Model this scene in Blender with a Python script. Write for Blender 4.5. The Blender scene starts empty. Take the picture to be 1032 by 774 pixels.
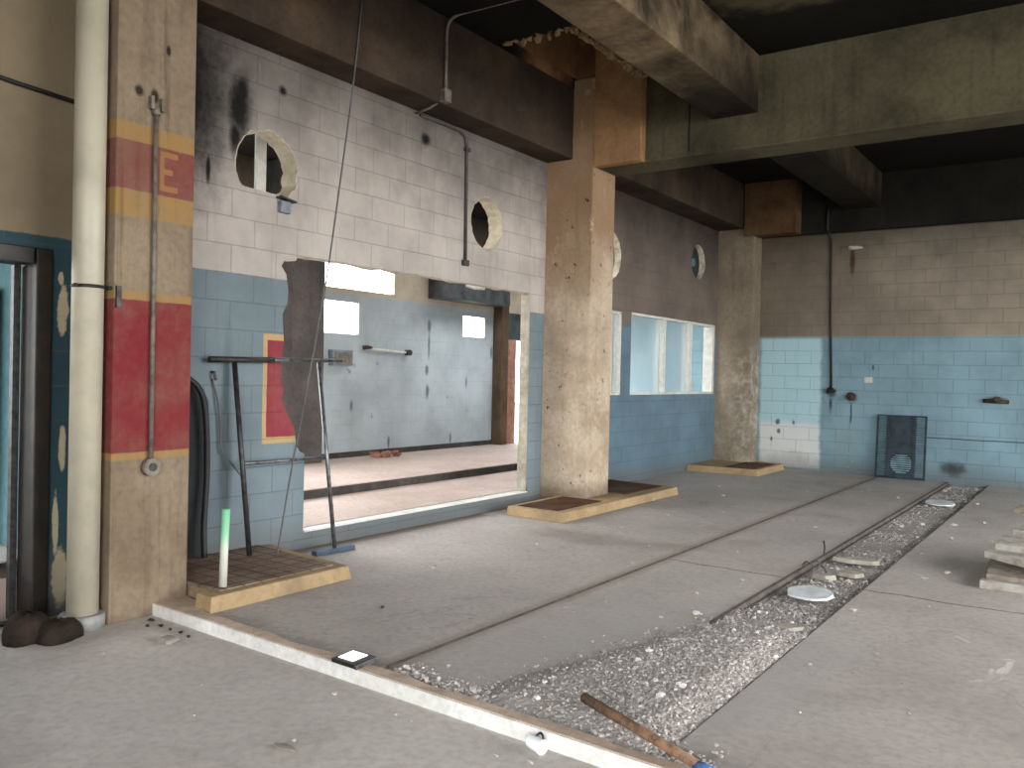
import bpy, bmesh, math, random
from mathutils import Vector, Matrix
import numpy as np
random.seed(7)
C = bpy.context.scene.collection
S = bpy.context.scene

# ---------------------------------------------------------------- camera
F = 856.837
YAW, PITCH, ROLL = 0.610271753, -0.010743304, 0.0223358575
H = 1.5
fw = Vector((-math.sin(YAW)*math.cos(PITCH), math.cos(YAW)*math.cos(PITCH), math.sin(PITCH)))
r0 = fw.cross(Vector((0, 0, 1))).normalized()
u0 = r0.cross(fw)
rt = r0*math.cos(ROLL) + u0*math.sin(ROLL)
up = -r0*math.sin(ROLL) + u0*math.cos(ROLL)
cd = bpy.data.cameras.new('camera')
cam = bpy.data.objects.new('camera', cd)
C.objects.link(cam)
cd.sensor_width = 36
cd.lens = F*36/1032
cd.clip_start = 0.05
m = Matrix((rt, up, -fw)).transposed().to_4x4()
m.translation = (0, 0, H)
cam.matrix_world = m
S.camera = cam

# ---------------------------------------------------------------- node helper
def lin(c):
    out = []
    for v in c[:3]:
        v = v/255
        out.append(v/12.92 if v <= .04045 else ((v+.055)/1.055)**2.4)
    return tuple(out) + (1,)

class NT:
    def __init__(s, name):
        s.m = bpy.data.materials.new(name)
        s.m.use_nodes = True
        s.t = s.m.node_tree
        s.b = s.t.nodes['Principled BSDF']
        s.b.inputs['Roughness'].default_value = .85
        g = s.n('ShaderNodeNewGeometry')
        s.P = g.outputs['Position']
        sp = s.n('ShaderNodeSeparateXYZ')
        s.l(s.P, sp.inputs[0])
        s.x, s.y, s.z = sp.outputs
        s.N = g.outputs['Normal']
    def n(s, ty, **kw):
        n = s.t.nodes.new(ty)
        for k, v in kw.items(): setattr(n, k, v)
        return n
    def l(s, a, b):
        if hasattr(a, 'is_output'): s.t.links.new(a, b)
        else:
            if isinstance(a, (tuple, list)) and len(a) == 4 and len(b.default_value) == 3: a = a[:3]
            b.default_value = a
    def math(s, op, a, b=0.0, clamp=False):
        n = s.n('ShaderNodeMath', operation=op, use_clamp=clamp)
        s.l(a, n.inputs[0]); s.l(b, n.inputs[1])
        return n.outputs[0]
    def add(s, a, b): return s.math('ADD', a, b)
    def sub(s, a, b): return s.math('SUBTRACT', a, b)
    def mul(s, a, b): return s.math('MULTIPLY', a, b)
    def max(s, a, b): return s.math('MAXIMUM', a, b)
    def min(s, a, b): return s.math('MINIMUM', a, b)
    def mr(s, v, a, b, c=0.0, d=1.0):
        n = s.n('ShaderNodeMapRange', interpolation_type='SMOOTHSTEP')
        s.l(v, n.inputs[0])
        for i, q in enumerate((a, b, c, d)): s.l(q, n.inputs[1+i])
        return n.outputs[0]
    def band(s, v, a, b, k=.006):
        return s.mul(s.mr(v, a-k, a+k), s.mr(v, b-k, b+k, 1.0, 0.0))
    def box(s, u, u0, u1, v, v0, v1, k=.006):
        return s.mul(s.band(u, u0, u1, k), s.band(v, v0, v1, k))
    def mix(s, f, a, b, blend='MIX'):
        n = s.n('ShaderNodeMix', data_type='RGBA', blend_type=blend)
        s.l(f, n.inputs[0]); s.l(a, n.inputs[6]); s.l(b, n.inputs[7])
        return n.outputs[2]
    def vec(s, x, y, z=0.0):
        n = s.n('ShaderNodeCombineXYZ')
        for i, q in enumerate((x, y, z)): s.l(q, n.inputs[i])
        return n.outputs[0]
    def scalev(s, v, k):
        n = s.n('ShaderNodeVectorMath', operation='MULTIPLY')
        s.l(v, n.inputs[0]); n.inputs[1].default_value = k
        return n.outputs[0]
    def noise(s, sc, det=4.0, ro=.55, v=None, dist=0.0):
        n = s.n('ShaderNodeTexNoise')
        s.l(v if v is not None else s.P, n.inputs['Vector'])
        n.inputs['Scale'].default_value = sc
        n.inputs['Detail'].default_value = det
        n.inputs['Roughness'].default_value = ro
        n.inputs['Distortion'].default_value = dist
        return n.outputs[0]
    def blob(s, u, v, u0, v0, ru, rv, soft=.6, nz=None, amt=.5):
        a = s.mul(s.sub(u, u0), 1/ru); b = s.mul(s.sub(v, v0), 1/rv)
        d = s.math('SQRT', s.add(s.mul(a, a), s.mul(b, b)))
        if nz is not None: d = s.add(d, s.mul(s.sub(nz, .5), amt*2))
        return s.mr(d, 1-soft, 1+soft*.3, 1.0, 0.0)
    def bump(s, h, st=.3, dist=.01, prev=None):
        n = s.n('ShaderNodeBump')
        n.inputs['Strength'].default_value = st
        n.inputs['Distance'].default_value = dist
        s.l(h, n.inputs['Height'])
        if prev is not None: s.l(prev, n.inputs['Normal'])
        return n.outputs[0]
    def out(s, col=None, rough=None, normal=None, metal=None, spec=None):
        if col is not None: s.l(col, s.b.inputs['Base Color'])
        if rough is not None: s.l(rough, s.b.inputs['Roughness'])
        if normal is not None: s.l(normal, s.b.inputs['Normal'])
        if metal is not None: s.l(metal, s.b.inputs['Metallic'])
        if spec is not None: s.l(spec, s.b.inputs['Specular IOR Level'])
        return s.m

def concrete(name, c1, c2, stain=None, st_amt=.5, sc=1.3, bump=.35, streak=True, extra=None, rough=.9):
    t = NT(name)
    col = t.mix(t.mr(t.noise(sc, 6, .6), .3, .7), lin(c1), lin(c2))
    f = t.noise(22, 5, .65)
    col = t.mix(t.mr(f, .35, .75, 0, .35), col, lin([v*.7 for v in c2]))
    if streak:
        sv = t.scalev(t.P, (9, 9, .7))
        col = t.mix(t.mr(t.noise(1, 4, .6, sv), .52, .8, 0, .45), col, lin([v*.62 for v in c2]))
    if stain:
        col = t.mix(t.mr(t.noise(.9, 7, .65, dist=.4), .48, .72, 0, st_amt), col, lin(stain))
    if extra: col = extra(t, col)
    nrm = t.bump(t.noise(60, 4, .7), bump, .006)
    nrm = t.bump(t.noise(6, 4, .6), bump, .02, nrm)
    return t.out(col, rough, nrm, None, .12)

def plain(name, c, rough=.6, metal=0.0, var=.25, sc=14, c2=None, bump=.1):
    t = NT(name)
    col = t.mix(t.mr(t.noise(sc, 5, .6), .35, .75, 0, 1), lin(c), lin(c2 or [v*(1-var) for v in c]))
    return t.out(col, rough, t.bump(t.noise(sc*4, 3), bump, .003), metal)

# ---------------------------------------------------------------- block wall
def blocks(t, u, v, base, dark=(60, 58, 55), jw=.005, v0=2.23, shift=0.0, strength=.75):
    """block pattern in metres: returns colour with joints, and the bump height"""
    wob = t.mul(t.sub(t.noise(3, 3), .5), .010)
    b = t.n('ShaderNodeTexBrick')
    b.offset = .5; b.squash = 1
    t.l(t.vec(t.add(t.add(u, shift), wob), t.add(t.sub(v, v0-2.15), wob)), b.inputs['Vector'])
    b.inputs['Color1'].default_value = (.42, .42, .42, 1)
    b.inputs['Color2'].default_value = (.58, .58, .58, 1)
    b.inputs['Mortar'].default_value = (0, 0, 0, 1)
    b.inputs['Scale'].default_value = 1
    b.inputs['Mortar Size'].default_value = jw
    b.inputs['Mortar Smooth'].default_value = .4
    b.inputs['Brick Width'].default_value = .43
    b.inputs['Row Height'].default_value = .215
    fac = b.outputs['Fac']
    tone = b.outputs['Color']
    sep = t.n('ShaderNodeSeparateColor'); t.l(tone, sep.inputs[0])
    k = t.mr(sep.outputs[0], .4, .6, 0, .12)
    col = t.mix(k, base, t.mix(1.0, base, (.72, .72, .72, 1), 'MULTIPLY'))
    jm = t.mul(fac, t.mr(t.noise(1.7, 4), .33, .62, .25, strength))
    col = t.mix(jm, col, lin(dark))
    return col, t.sub(1.0, fac)

def wall_mat(name, axis, paint, cream=(171, 160, 150), blue=(103, 137, 153), extra=None, line=2.23, dark=(58, 58, 58), joint=.5, cream2=None, soot_dark_z=4.0, soot_dark_amt=.9, shift=0.0):
    t = NT(name)
    u = t.y if axis == 'y' else t.x
    n1 = t.noise(1.2, 6, .6)
    cr = t.mix(t.mr(n1, .3, .72), lin(cream), lin(cream2 or [v*.84 for v in cream]))
    bl = t.mix(t.mr(n1, .3, .72), lin(blue), lin([v*.86 for v in blue]))
    edge = t.add(line, t.mul(t.sub(t.noise(7, 4), .5), .03))
    isblue = t.mr(t.sub(t.z, edge), -.006, .006, 1, 0)
    col = t.mix(isblue, cr, bl) if paint else cr
    if extra: col = extra(t, col, u)
    col, h = blocks(t, u, t.z, col, dark, shift=shift, strength=joint)
    if joint < .1: h = t.noise(4, 3)
    # grime: streaks, foot dirt, soot under the beams, annex top darkened for dark holes
    sv = t.scalev(t.P, (11, 11, .8))
    col = t.mix(t.mr(t.noise(1, 5, .6, sv), .56, .82, 0, .18), col, lin((70, 64, 58)))
    nz = t.noise(2.4, 6, .65)
    col = t.mix(t.mr(t.add(t.z, t.mul(t.sub(nz, .5), .5)), soot_dark_z-1.3, soot_dark_z+.45, 0, soot_dark_amt), col, lin((48, 41, 36)))
    col = t.mix(t.mr(t.add(t.z, t.mul(t.sub(nz, .5), .5)), .0, .38, .55, 0), col, lin((92, 84, 76)))
    col = t.mix(t.mr(t.noise(16, 6, .7), .66, .74, 0, .5), col, lin((80, 74, 68)))
    if extra and hasattr(extra, 'late'): col = extra.late(t, col, u)
    sn = t.n('ShaderNodeSeparateXYZ'); t.l(t.N, sn.inputs[0])
    face = t.math('ABSOLUTE', sn.outputs[0 if axis == 'y' else 1])
    rough_edge = t.mix(t.mr(t.noise(11, 5, .7), .45, .65), lin((214, 204, 184)), lin((176, 162, 142)))
    col = t.mix(t.mul(t.mr(face, .3, .6, 1, 0), t.mr(t.z, .3, .5)), col, rough_edge)
    nrm = t.bump(t.noise(70, 3, .7), .25, .004)
    nrm = t.bump(h, .55, .008, nrm)
    return t.out(col, .82, nrm, None, .15)

# ---------------------------------------------------------------- geometry helper
class MB:
    def __init__(s): s.b = bmesh.new()
    def box(s, x0, x1, y0, y1, z0, z1):
        v = [s.b.verts.new(p) for p in ((x0,y0,z0),(x1,y0,z0),(x1,y1,z0),(x0,y1,z0),(x0,y0,z1),(x1,y0,z1),(x1,y1,z1),(x0,y1,z1))]
        for f in ((3,2,1,0),(4,5,6,7),(0,1,5,4),(1,2,6,5),(2,3,7,6),(3,0,4,7)): s.b.faces.new([v[i] for i in f])
        return s
    def obox(s, c, ax, ay, az):
        """box at centre c with half-axis vectors"""
        c, ax, ay, az = map(Vector, (c, ax, ay, az))
        v = [s.b.verts.new(c + i*ax + j*ay + k*az) for k in (-1, 1) for (i, j) in ((-1,-1),(1,-1),(1,1),(-1,1))]
        for f in ((3,2,1,0),(4,5,6,7),(0,1,5,4),(1,2,6,5),(2,3,7,6),(3,0,4,7)): s.b.faces.new([v[i] for i in f])
        return s
    def prism(s, pts, z0, z1, inset=0.0):
        """ground polygon (ccw) raised from z0 to z1; the top drawn in by inset"""
        n = len(pts)
        c = Vector((sum(p[0] for p in pts)/n, sum(p[1] for p in pts)/n))
        lo = [s.b.verts.new((p[0], p[1], z0)) for p in pts]
        hi = []
        for p in pts:
            q = Vector(p); d = c - q
            q = q + (d.normalized()*inset if d.length else d)
            hi.append(s.b.verts.new((q.x, q.y, z1)))
        s.b.faces.new(lo[::-1]); s.b.faces.new(hi)
        for i in range(n): s.b.faces.new((lo[i], lo[(i+1) % n], hi[(i+1) % n], hi[i]))
        return s
    def tube(s, pts, r, seg=12, cap=True):
        pts = [Vector(p) for p in pts]
        rr = r if isinstance(r, (list, tuple)) else [r]*len(pts)
        rings = []
        d = (pts[1]-pts[0]).normalized()
        a = d.orthogonal().normalized()
        for i, p in enumerate(pts):
            if i == 0: d = (pts[1]-pts[0])
            elif i == len(pts)-1: d = pts[-1]-pts[-2]
            else: d = (pts[i+1]-pts[i]).normalized() + (pts[i]-pts[i-1]).normalized()
            d.normalize()
            a = (a - d*a.dot(d)).normalized()
            b = d.cross(a)
            rings.append([s.b.verts.new(p + rr[i]*(math.cos(2*math.pi*k/seg)*a + math.sin(2*math.pi*k/seg)*b)) for k in range(seg)])
        for q, w in zip(rings, rings[1:]):
            for k in range(seg):
                f = s.b.faces.new((q[k], q[(k+1) % seg], w[(k+1) % seg], w[k])); f.smooth = True
        if cap:
            s.b.faces.new(rings[0][::-1]); s.b.faces.new(rings[-1])
        return s
    def lump(s, c, rx, ry, rz, n=14, rnd=random):
        vs = []
        for _ in range(n):
            v = Vector((rnd.gauss(0, 1), rnd.gauss(0, 1), rnd.gauss(0, 1))).normalized()*rnd.uniform(.82, 1.05)
            vs.append(s.b.verts.new((c[0]+v.x*rx, c[1]+v.y*ry, c[2]+v.z*rz)))
        res = bmesh.ops.convex_hull(s.b, input=vs)
        bmesh.ops.delete(s.b, geom=[e for e in res['geom_interior'] if isinstance(e, bmesh.types.BMVert)], context='VERTS')
        return s

def smooth_path(pts, k=6):
    P = [Vector(p) for p in pts]
    P = [2*P[0]-P[1]] + P + [2*P[-1]-P[-2]]
    out = []
    for i in range(1, len(P)-2):
        a, b, c, d = P[i-1:i+3]
        for j in range(k):
            t = j/k
            out.append(.5*((2*b) + (c-a)*t + (2*a-5*b+4*c-d)*t*t + (3*b-a-3*c+d)*t**3))
    out.append(P[-2])
    return out

ORG = {}
def link_mesh(name, me, parent=None, org=None):
    o = bpy.data.objects.new(name, me)
    C.objects.link(o)
    w = Vector(org) if org is not None else (ORG[parent.name] if parent else Vector((0, 0, 0)))
    ORG[o.name] = w
    me.transform(Matrix.Translation(-w))
    if parent:
        o.parent = parent
        o.location = w - ORG[parent.name]
    else: o.location = w
    return o
def obj(name, mb, mat, parent=None, org=None, bevel=0, smooth=False):
    me = bpy.data.meshes.new(name)
    b = mb.b if isinstance(mb, MB) else mb
    bmesh.ops.recalc_face_normals(b, faces=b.faces)
    if bevel:
        bmesh.ops.bevel(b, geom=[e for e in b.edges if len(e.link_faces) == 2 and e.calc_face_angle(0) > .6], offset=bevel, segments=2, affect='EDGES', profile=.6)
    if smooth:
        for f in b.faces: f.smooth = True
    b.to_mesh(me); b.free()
    for q in (mat if isinstance(mat, (list, tuple)) else [mat]): me.materials.append(q)
    return link_mesh(name, me, parent, org)
def tag(o, label, cat, group=None, kind=None):
    o['label'] = label; o['category'] = cat
    if group: o['group'] = group
    if kind: o['kind'] = kind
    return o
def thing(name, label, cat, loc, group=None):
    o = bpy.data.objects.new(name, None)
    C.objects.link(o); o.location = loc
    o.empty_display_size = .1
    ORG[o.name] = Vector(loc)
    return tag(o, label, cat, group)
def one(name, label, cat, mb, mat, org, group=None, **kw):
    return tag(obj(name, mb, mat, None, org, **kw), label, cat, group)
def struct(name, mb, mat, parent=None, **kw):
    o = obj(name, mb, mat, parent, **kw)
    if not parent: o['kind'] = 'structure'
    return o
def dup(root, loc, label=None, group=None, rot=None, scale=None):
    r = root.copy(); C.objects.link(r); r.location = loc
    if rot is not None: r.rotation_euler = rot
    if scale is not None: r.scale = scale
    if label: r['label'] = label
    if group: r['group'] = group
    for ch in list(root.children):
        c = ch.copy(); C.objects.link(c); c.parent = r
        for g in ch.children:
            d = g.copy(); C.objects.link(d); d.parent = c
    return r
def cutwall(name, outline, holes, x0, x1, mat, axis='x', kind=True):
    """a wall slab with holes. outline / holes are (u, z); slab between x0 and x1 along axis"""
    cu = bpy.data.curves.new(name, 'CURVE'); cu.dimensions = '2D'; cu.fill_mode = 'BOTH'
    cu.extrude = abs(x1-x0)/2
    for poly in [outline] + holes:
        sp = cu.splines.new('POLY'); sp.points.add(len(poly)-1); sp.use_cyclic_u = True
        for p, q in zip(sp.points, poly): p.co = (q[0], q[1], 0, 1)
    tmp = bpy.data.objects.new('tmp', cu); C.objects.link(tmp)
    dg = bpy.context.evaluated_depsgraph_get()
    me = bpy.data.meshes.new_from_object(tmp.evaluated_get(dg))
    bpy.data.objects.remove(tmp); bpy.data.curves.remove(cu)
    c = (x0+x1)/2
    for v in me.vertices:
        u, z, w = v.co
        v.co = (c+w, u, z) if axis == 'x' else (u, c+w, z)
    b = bmesh.new(); b.from_mesh(me)
    bmesh.ops.remove_doubles(b, verts=b.verts, dist=1e-5)
    bmesh.ops.recalc_face_normals(b, faces=b.faces)
    b.to_mesh(me); b.free()
    for p in me.polygons: p.use_smooth = False
    me.materials.clear(); me.materials.append(mat)
    me.name = name
    o = link_mesh(name, me)
    if kind: o['kind'] = 'structure'
    return o
def rect(u0, u1, z0, z1): return [(u0, z0), (u1, z0), (u1, z1), (u0, z1)]
def circ(u, z, r, n=40, rag=0.0, seed=1):
    rn = random.Random(seed)
    return [(u + (r+rn.uniform(-rag, rag))*math.cos(2*math.pi*k/n), z + (r+rn.uniform(-rag, rag))*math.sin(2*math.pi*k/n)) for k in range(n)]

# ================================================================ materials
def floor_extra(t, col):
    # casting joint across the slabs, hairline cracks, pale scuffs, dirt by the kerb
    w = t.mul(t.sub(t.noise(1.6, 5, .6), .5), .22)
    j = t.band(t.add(t.y, w), 6.50, 6.525, .008)
    j = t.mul(j, t.mr(t.x, -3.0, -2.9))
    col = t.mix(t.mul(j, .75), col, lin((70, 62, 56)))
    n2 = t.noise(.55, 7, .62, dist=.8)
    ck = t.band(n2, .498, .503, .0015)
    col = t.mix(t.mul(ck, .22), col, lin((85, 78, 72)))
    sc = t.noise(3.1, 6, .7, t.scalev(t.P, (1, .6, 1)), 1.2)
    sc = t.mul(t.mr(sc, .60, .66), t.mr(t.noise(.7, 3), .5, .62))
    col = t.mix(t.mul(sc, .6), col, lin((224, 219, 212)))
    d = t.mr(t.add(t.y, t.mul(t.sub(t.noise(5, 5, .7), .5), .5)), 3.02, 3.35, .6, 0)
    col = t.mix(d, col, lin((84, 78, 72)))
    # rust brown margin along the seam rail
    sm = t.blob(t.x, t.y, -2.97, 8, .09, 50, .9, t.noise(4, 5, .7), .5)
    col = t.mix(t.mul(sm, .6), col, lin((134, 116, 102)))
    tr = t.blob(t.x, t.y, -1.95, 8, .12, 50, .9, t.noise(4, 5, .7), .6)
    col = t.mix(t.mul(tr, .45), col, lin((140, 132, 124)))
    ds = t.box(t.add(t.x, t.mul(t.sub(t.noise(6, 5, .7), .5), .08)), -5.6, -5.36, t.y, 4.7, 7.3, .03)
    col = t.mix(t.mul(ds, .7), col, lin((104, 92, 82)))
    os_ = t.blob(t.x, t.y, -3.9, 6.9, .9, .35, .7, t.noise(3, 6, .7), .7)
    col = t.mix(t.mul(os_, .35), col, lin((110, 96, 86)))
    # grey powder by the trench end
    pw = t.blob(t.x, t.y, -2.0, 4.2, 1.1, 1.5, .6, t.noise(2.5, 6, .7), .6)
    col = t.mix(t.mul(pw, .5), col, lin((172, 169, 164)))
    return col
M_floor = concrete('hall concrete', (184, 177, 170), (168, 161, 154), (140, 131, 123), .5, .8, .25, False, floor_extra, .75)
M_floor_entry = concrete('entry concrete', (206, 200, 193), (190, 184, 177), (146, 136, 128), .55, .7, .25, False, None, .75)
M_floor_annex = concrete('annex screed', (200, 182, 172), (184, 165, 155), (160, 136, 122), .4, 1.0, .2, False, None, .85)
M_riser = concrete('step riser', (84, 80, 76), (60, 57, 54), None, 0, 3, .4)
M_ground = concrete('outside ground', (150, 146, 138), (130, 126, 118), None, 0, .5, .2, False)

def soot_wall(t, col, u): 
    # painted extinguisher panel: red field with yellow border
    wob = t.mul(t.sub(t.noise(9, 3), .5), .012)
    uu = t.add(u, wob); zz = t.add(t.z, wob)
    yb = t.box(uu, 4.405, 5.2, zz, .905, 1.785, .004)
    rd = t.box(uu, 4.445, 5.2, zz, .955, 1.735, .004)
    fade = t.mr(t.noise(5, 6, .7), .3, .75, .95, .6)
    col = t.mix(t.mul(yb, fade), col, lin((190, 158, 104)))
    col = t.mix(t.mul(rd, t.mr(fade, .6, .9, .9, 1)), col, lin((138, 58, 68)))
    return col
def soot_dark_late(t, col, u):
    nz = t.noise(4, 6, .7)
    bl = None
    for (a, b, ra, rb) in ((4.13, 3.50, .17, .36), (4.16, 3.62, .10, .2), (3.60, 3.55, .62, 1.0), (4.10, 3.28, .09, .22), (3.87, 2.98, .035, .17), (6.30, 3.78, .09, .07), (4.55, 3.75, .05, .05)):
        q = t.blob(u, t.z, a, b, ra, rb, .75, nz, .45)
        bl = q if bl is None else t.max(bl, q)
    col = t.mix(t.mul(bl, .97), col, lin((14, 13, 13)))
    # dark arched patch behind the first column, then a dark upright band
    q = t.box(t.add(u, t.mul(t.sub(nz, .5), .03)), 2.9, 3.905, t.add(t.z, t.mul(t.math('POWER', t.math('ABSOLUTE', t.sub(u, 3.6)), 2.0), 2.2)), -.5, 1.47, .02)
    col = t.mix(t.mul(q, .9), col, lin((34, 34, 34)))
    q = t.blob(u, t.z, 4.07, .9, .07, .95, .6, nz, .35)  # soft dark upright band beside the frame's left post
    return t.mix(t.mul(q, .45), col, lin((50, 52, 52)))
soot_wall.late = soot_dark_late
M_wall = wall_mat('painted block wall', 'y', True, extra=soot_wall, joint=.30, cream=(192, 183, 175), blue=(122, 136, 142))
M_wall_far = wall_mat('painted block wall far bay', 'y', True, joint=.3, cream=(124, 112, 103), blue=(108, 132, 145), soot_dark_z=4.15, soot_dark_amt=.97)
def patch(t, col, u):
    nz = t.noise(5, 6, .7)
    sm0 = t.mul(t.mr(t.z, 2.22, 2.3), t.mr(t.add(u, t.mul(t.sub(nz, .5), 1.5)), -5.2, -2.0, .6, 0))
    col = t.mix(sm0, col, lin((96, 84, 70)))
    uu = t.add(u, t.mul(t.sub(nz, .5), .13))
    top = t.box(uu, -4.93, -3.92, t.z, .05, 2.23, .035)
    col = t.mix(t.mul(top, .85), col, lin((172, 204, 210)))
    low = t.mul(top, t.mr(t.add(t.z, t.mul(t.sub(nz, .5), .25)), .74, .84, 1, 0))
    col = t.mix(t.mul(low, .9), col, lin((206, 206, 202)))
    sm = t.box(uu, -3.7, -3.35, t.z, .25, .75, .1)
    return t.mix(t.mul(sm, .5), col, lin((120, 140, 138)))
def patch_late(t, col, u):
    nz = t.noise(9, 6, .7)
    bl = None
    for (a, b, ra, rb) in ((-3.74, 1.32, .10, .10), (-3.42, 1.25, .10, .10), (-1.34, 1.28, .15, .06), (-3.75, 1.12, .03, .16), (-3.42, 1.0, .02, .2), (-4.62, .80, .05, .06), (-4.60, .64, .04, .05), (-4.35, .80, .03, .05), (-4.72, .5, .03, .05), (-3.1, 1.75, .02, .05), (-1.9, .2, .2, .14)):
        q = t.blob(u, t.z, a, b, ra, rb, .7, nz, .6)
        bl = q if bl is None else t.max(bl, q)
    col = t.mix(t.mul(bl, .8), col, lin((40, 34, 30)))
    q = t.blob(u, t.z, -3.46, 3.48, .05, .26, .7, nz, .5)
    col = t.mix(t.mul(q, .85), col, lin((66, 40, 24)))
    # one open bed joint running along the wall
    ln = t.box(u, -2.9, 4, t.add(t.z, t.mul(t.sub(t.noise(2, 3), .5), .02)), .655, .675, .004)
    col = t.mix(t.mul(ln, .8), col, lin((44, 58, 62)))
    spk = t.mul(t.mr(t.noise(13, 3, .6), .70, .73), t.box(u, -3.9, -3.0, t.z, .0, .9, .05))
    return t.mix(spk, col, lin((205, 208, 205)))
patch.late = patch_late
M_wall_back = wall_mat('painted block wall end', 'x', True, joint=.42, cream=(150, 139, 124), blue=(130, 158, 168), extra=patch, line=2.25, dark=(54, 74, 82), soot_dark_z=4.3, soot_dark_amt=.85)
def annex_x(t, col, u): return col
def annex_late(t, col, u):
    nz = t.noise(7, 6, .7)
    bl = t.mul(t.mr(t.noise(3.4, 6, .75), .63, .70), .8)
    for (a, b, ra, rb) in ((10.5, 2.25, .05, .12), (10.5, 1.95, .03, .3), (10.46, 1.55, .05, .1), (10.48, 1.2, .05, .12), (9.6, .42, .03, .12), (11.1, .40, .03, .12), (11.75, 2.2, .06, .1), (11.5, 1.35, .03, .12), (12.2, 1.9, .04, .14), (8.8, 1.0, .04, .1)):
        bl = t.max(bl, t.blob(u, t.z, a, b, ra, rb, .7, nz, .6))
    return t.mix(t.mul(bl, .75), col, lin((72, 74, 74)))
annex_x.late = annex_late
M_annex = wall_mat('annex plaster', 'y', True, extra=annex_x, joint=.08, cream=(205, 190, 168), blue=(180, 189, 192), line=2.62, dark=(96, 116, 126), soot_dark_z=4.05, soot_dark_amt=.97)  # upper wall darkened in colour so the round holes look dark inside
M_annex_end = wall_mat('annex end block', 'x', True, cream=(200, 196, 186), blue=(160, 196, 208), line=2.9, dark=(96, 116, 126), soot_dark_z=4.6, soot_dark_amt=.3)
def peel(t, col, u):
    nz = t.noise(9, 7, .7)
    bl = None
    for (a, b, ra, rb) in ((2.715, 1.85, .035, .16), (2.725, .98, .025, .13), (2.72, .18, .05, .20), (2.69, .5, .02, .2), (2.70, 2.03, .02, .05)):
        q = t.blob(u, t.z, a, b, ra, rb, .25, nz, .7)
        bl = q if bl is None else t.max(bl, q)
    return t.mix(bl, col, lin((176, 164, 136)))
M_wall_entry = wall_mat('painted plaster entry', 'y', True, joint=.06, cream=(134, 120, 98), blue=(50, 74, 82), extra=peel, line=2.28, soot_dark_z=4.6, soot_dark_amt=.4, dark=(110, 100, 84))
M_teal = concrete('teal plaster', (100, 136, 140), (84, 118, 124), None, 0, 1, .15)

def col1(t, col):
    face = t.mr(t.x, -4.92, -4.90)
    wob = t.mul(t.sub(t.noise(6, 4), .5), .014)
    z = t.add(t.z, wob); y = t.y
    fade = t.mr(t.noise(4, 7, .7), .32, .74, .92, .5)
    yl = t.max(t.max(t.band(z, 2.865, 2.975, .006), t.band(z, 2.41, 2.57, .006)), t.max(t.band(z, 1.905, 1.955, .006), t.band(z, .93, .975, .006)))
    col = t.mix(t.mul(yl, fade), col, lin((152, 118, 70)))
    rd = t.max(t.band(z, 2.57, 2.865, .005), t.band(z, .975, 1.905, .005))
    rd = t.mul(rd, t.mr(t.z, 2.2, 2.4, 1, .72))
    col = t.mix(t.mul(rd, t.mr(t.noise(4, 7, .7), .3, .78, 1, .6)), col, lin((116, 38, 44)))
    e = t.box(y, 3.075, 3.105, z, 2.60, 2.84, .004)
    for q in (2.60, 2.705, 2.81): e = t.max(e, t.box(y, 3.075, 3.20 if q != 2.705 else 3.165, z, q, q+.034, .004))
    col = t.mix(t.mul(t.mul(t.mul(e, face), fade), .7), col, lin((160, 124, 70)))
    col = t.mix(t.mr(t.noise(1, 5, .65, t.scalev(t.P, (14, 14, .5))), .55, .72, 0, .5), col, lin((74, 58, 46)))
    nz = t.noise(8, 5, .7)
    bl = t.blob(y, t.z, 2.93, 3.18, .035, .04, .6, nz, .5)
    bl = t.max(bl, t.blob(y, t.z, 3.03, 3.17, .03, .05, .6, nz, .5))
    bl = t.max(bl, t.blob(y, t.z, 3.12, 3.48, .02, .04, .6, nz, .5))
    return t.mix(t.mul(bl, .9), col, lin((32, 26, 22)))
M_col1 = concrete('painted column concrete', (144, 128, 108), (122, 106, 88), (94, 78, 62), .55, 1.6, .3, True, col1)
def col2(t, col):
    nz = t.noise(7, 6, .7)
    hi = t.mr(t.add(t.z, t.mul(t.sub(t.noise(1.4, 5), .5), 1.6)), 2.2, 3.4)
    col = t.mix(t.mul(hi, .75), col, lin((140, 108, 76)))
    sp = t.mr(t.noise(9, 4, .75), .63, .68)
    col = t.mix(t.mul(sp, .85), col, lin((48, 34, 24)))
    wt = t.mr(t.noise(6, 5, .75, t.scalev(t.P, (1.3, 1.3, .6))), .60, .72)
    col = t.mix(t.mul(wt, .75), col, lin((205, 190, 165)))
    return t.mix(t.mr(t.add(t.z, t.mul(t.sub(nz, .5), .3)), .1, .35, .6, 0), col, lin((70, 58, 46)))
M_col2 = concrete('stained column concrete', (204, 186, 164), (178, 159, 136), (122, 100, 80), .5, 2.2, .4, True, col2)
def col3(t, col):
    nz = t.noise(5, 6, .7)
    w = t.mul(t.mr(t.add(t.z, t.mul(t.sub(nz, .5), 1.0)), 1.9, 2.3, 1, 0), t.mr(nz, .40, .75))
    w = t.mul(w, t.mr(t.x, -5.45, -5.05, .35, 1))
    return t.mix(t.mul(w, .8), col, lin((196, 189, 175)))
M_col3 = concrete('corner column concrete', (146, 134, 116), (126, 113, 96), (100, 87, 72), .4, 1.8, .3, True, col3)
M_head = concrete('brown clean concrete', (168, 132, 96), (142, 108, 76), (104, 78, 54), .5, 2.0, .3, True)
M_headdark = concrete('shaded brown concrete', (142, 108, 78), (118, 88, 62), (86, 64, 46), .6, 2.0, .3, True)  # darker copy of the head concrete, recess shade put into the colour
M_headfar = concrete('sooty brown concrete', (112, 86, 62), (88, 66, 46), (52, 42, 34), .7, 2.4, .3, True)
M_wallbeam = concrete('sooty beam concrete', (78, 66, 56), (54, 46, 40), (104, 84, 62), .45, 1.2, .3, False)
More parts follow.
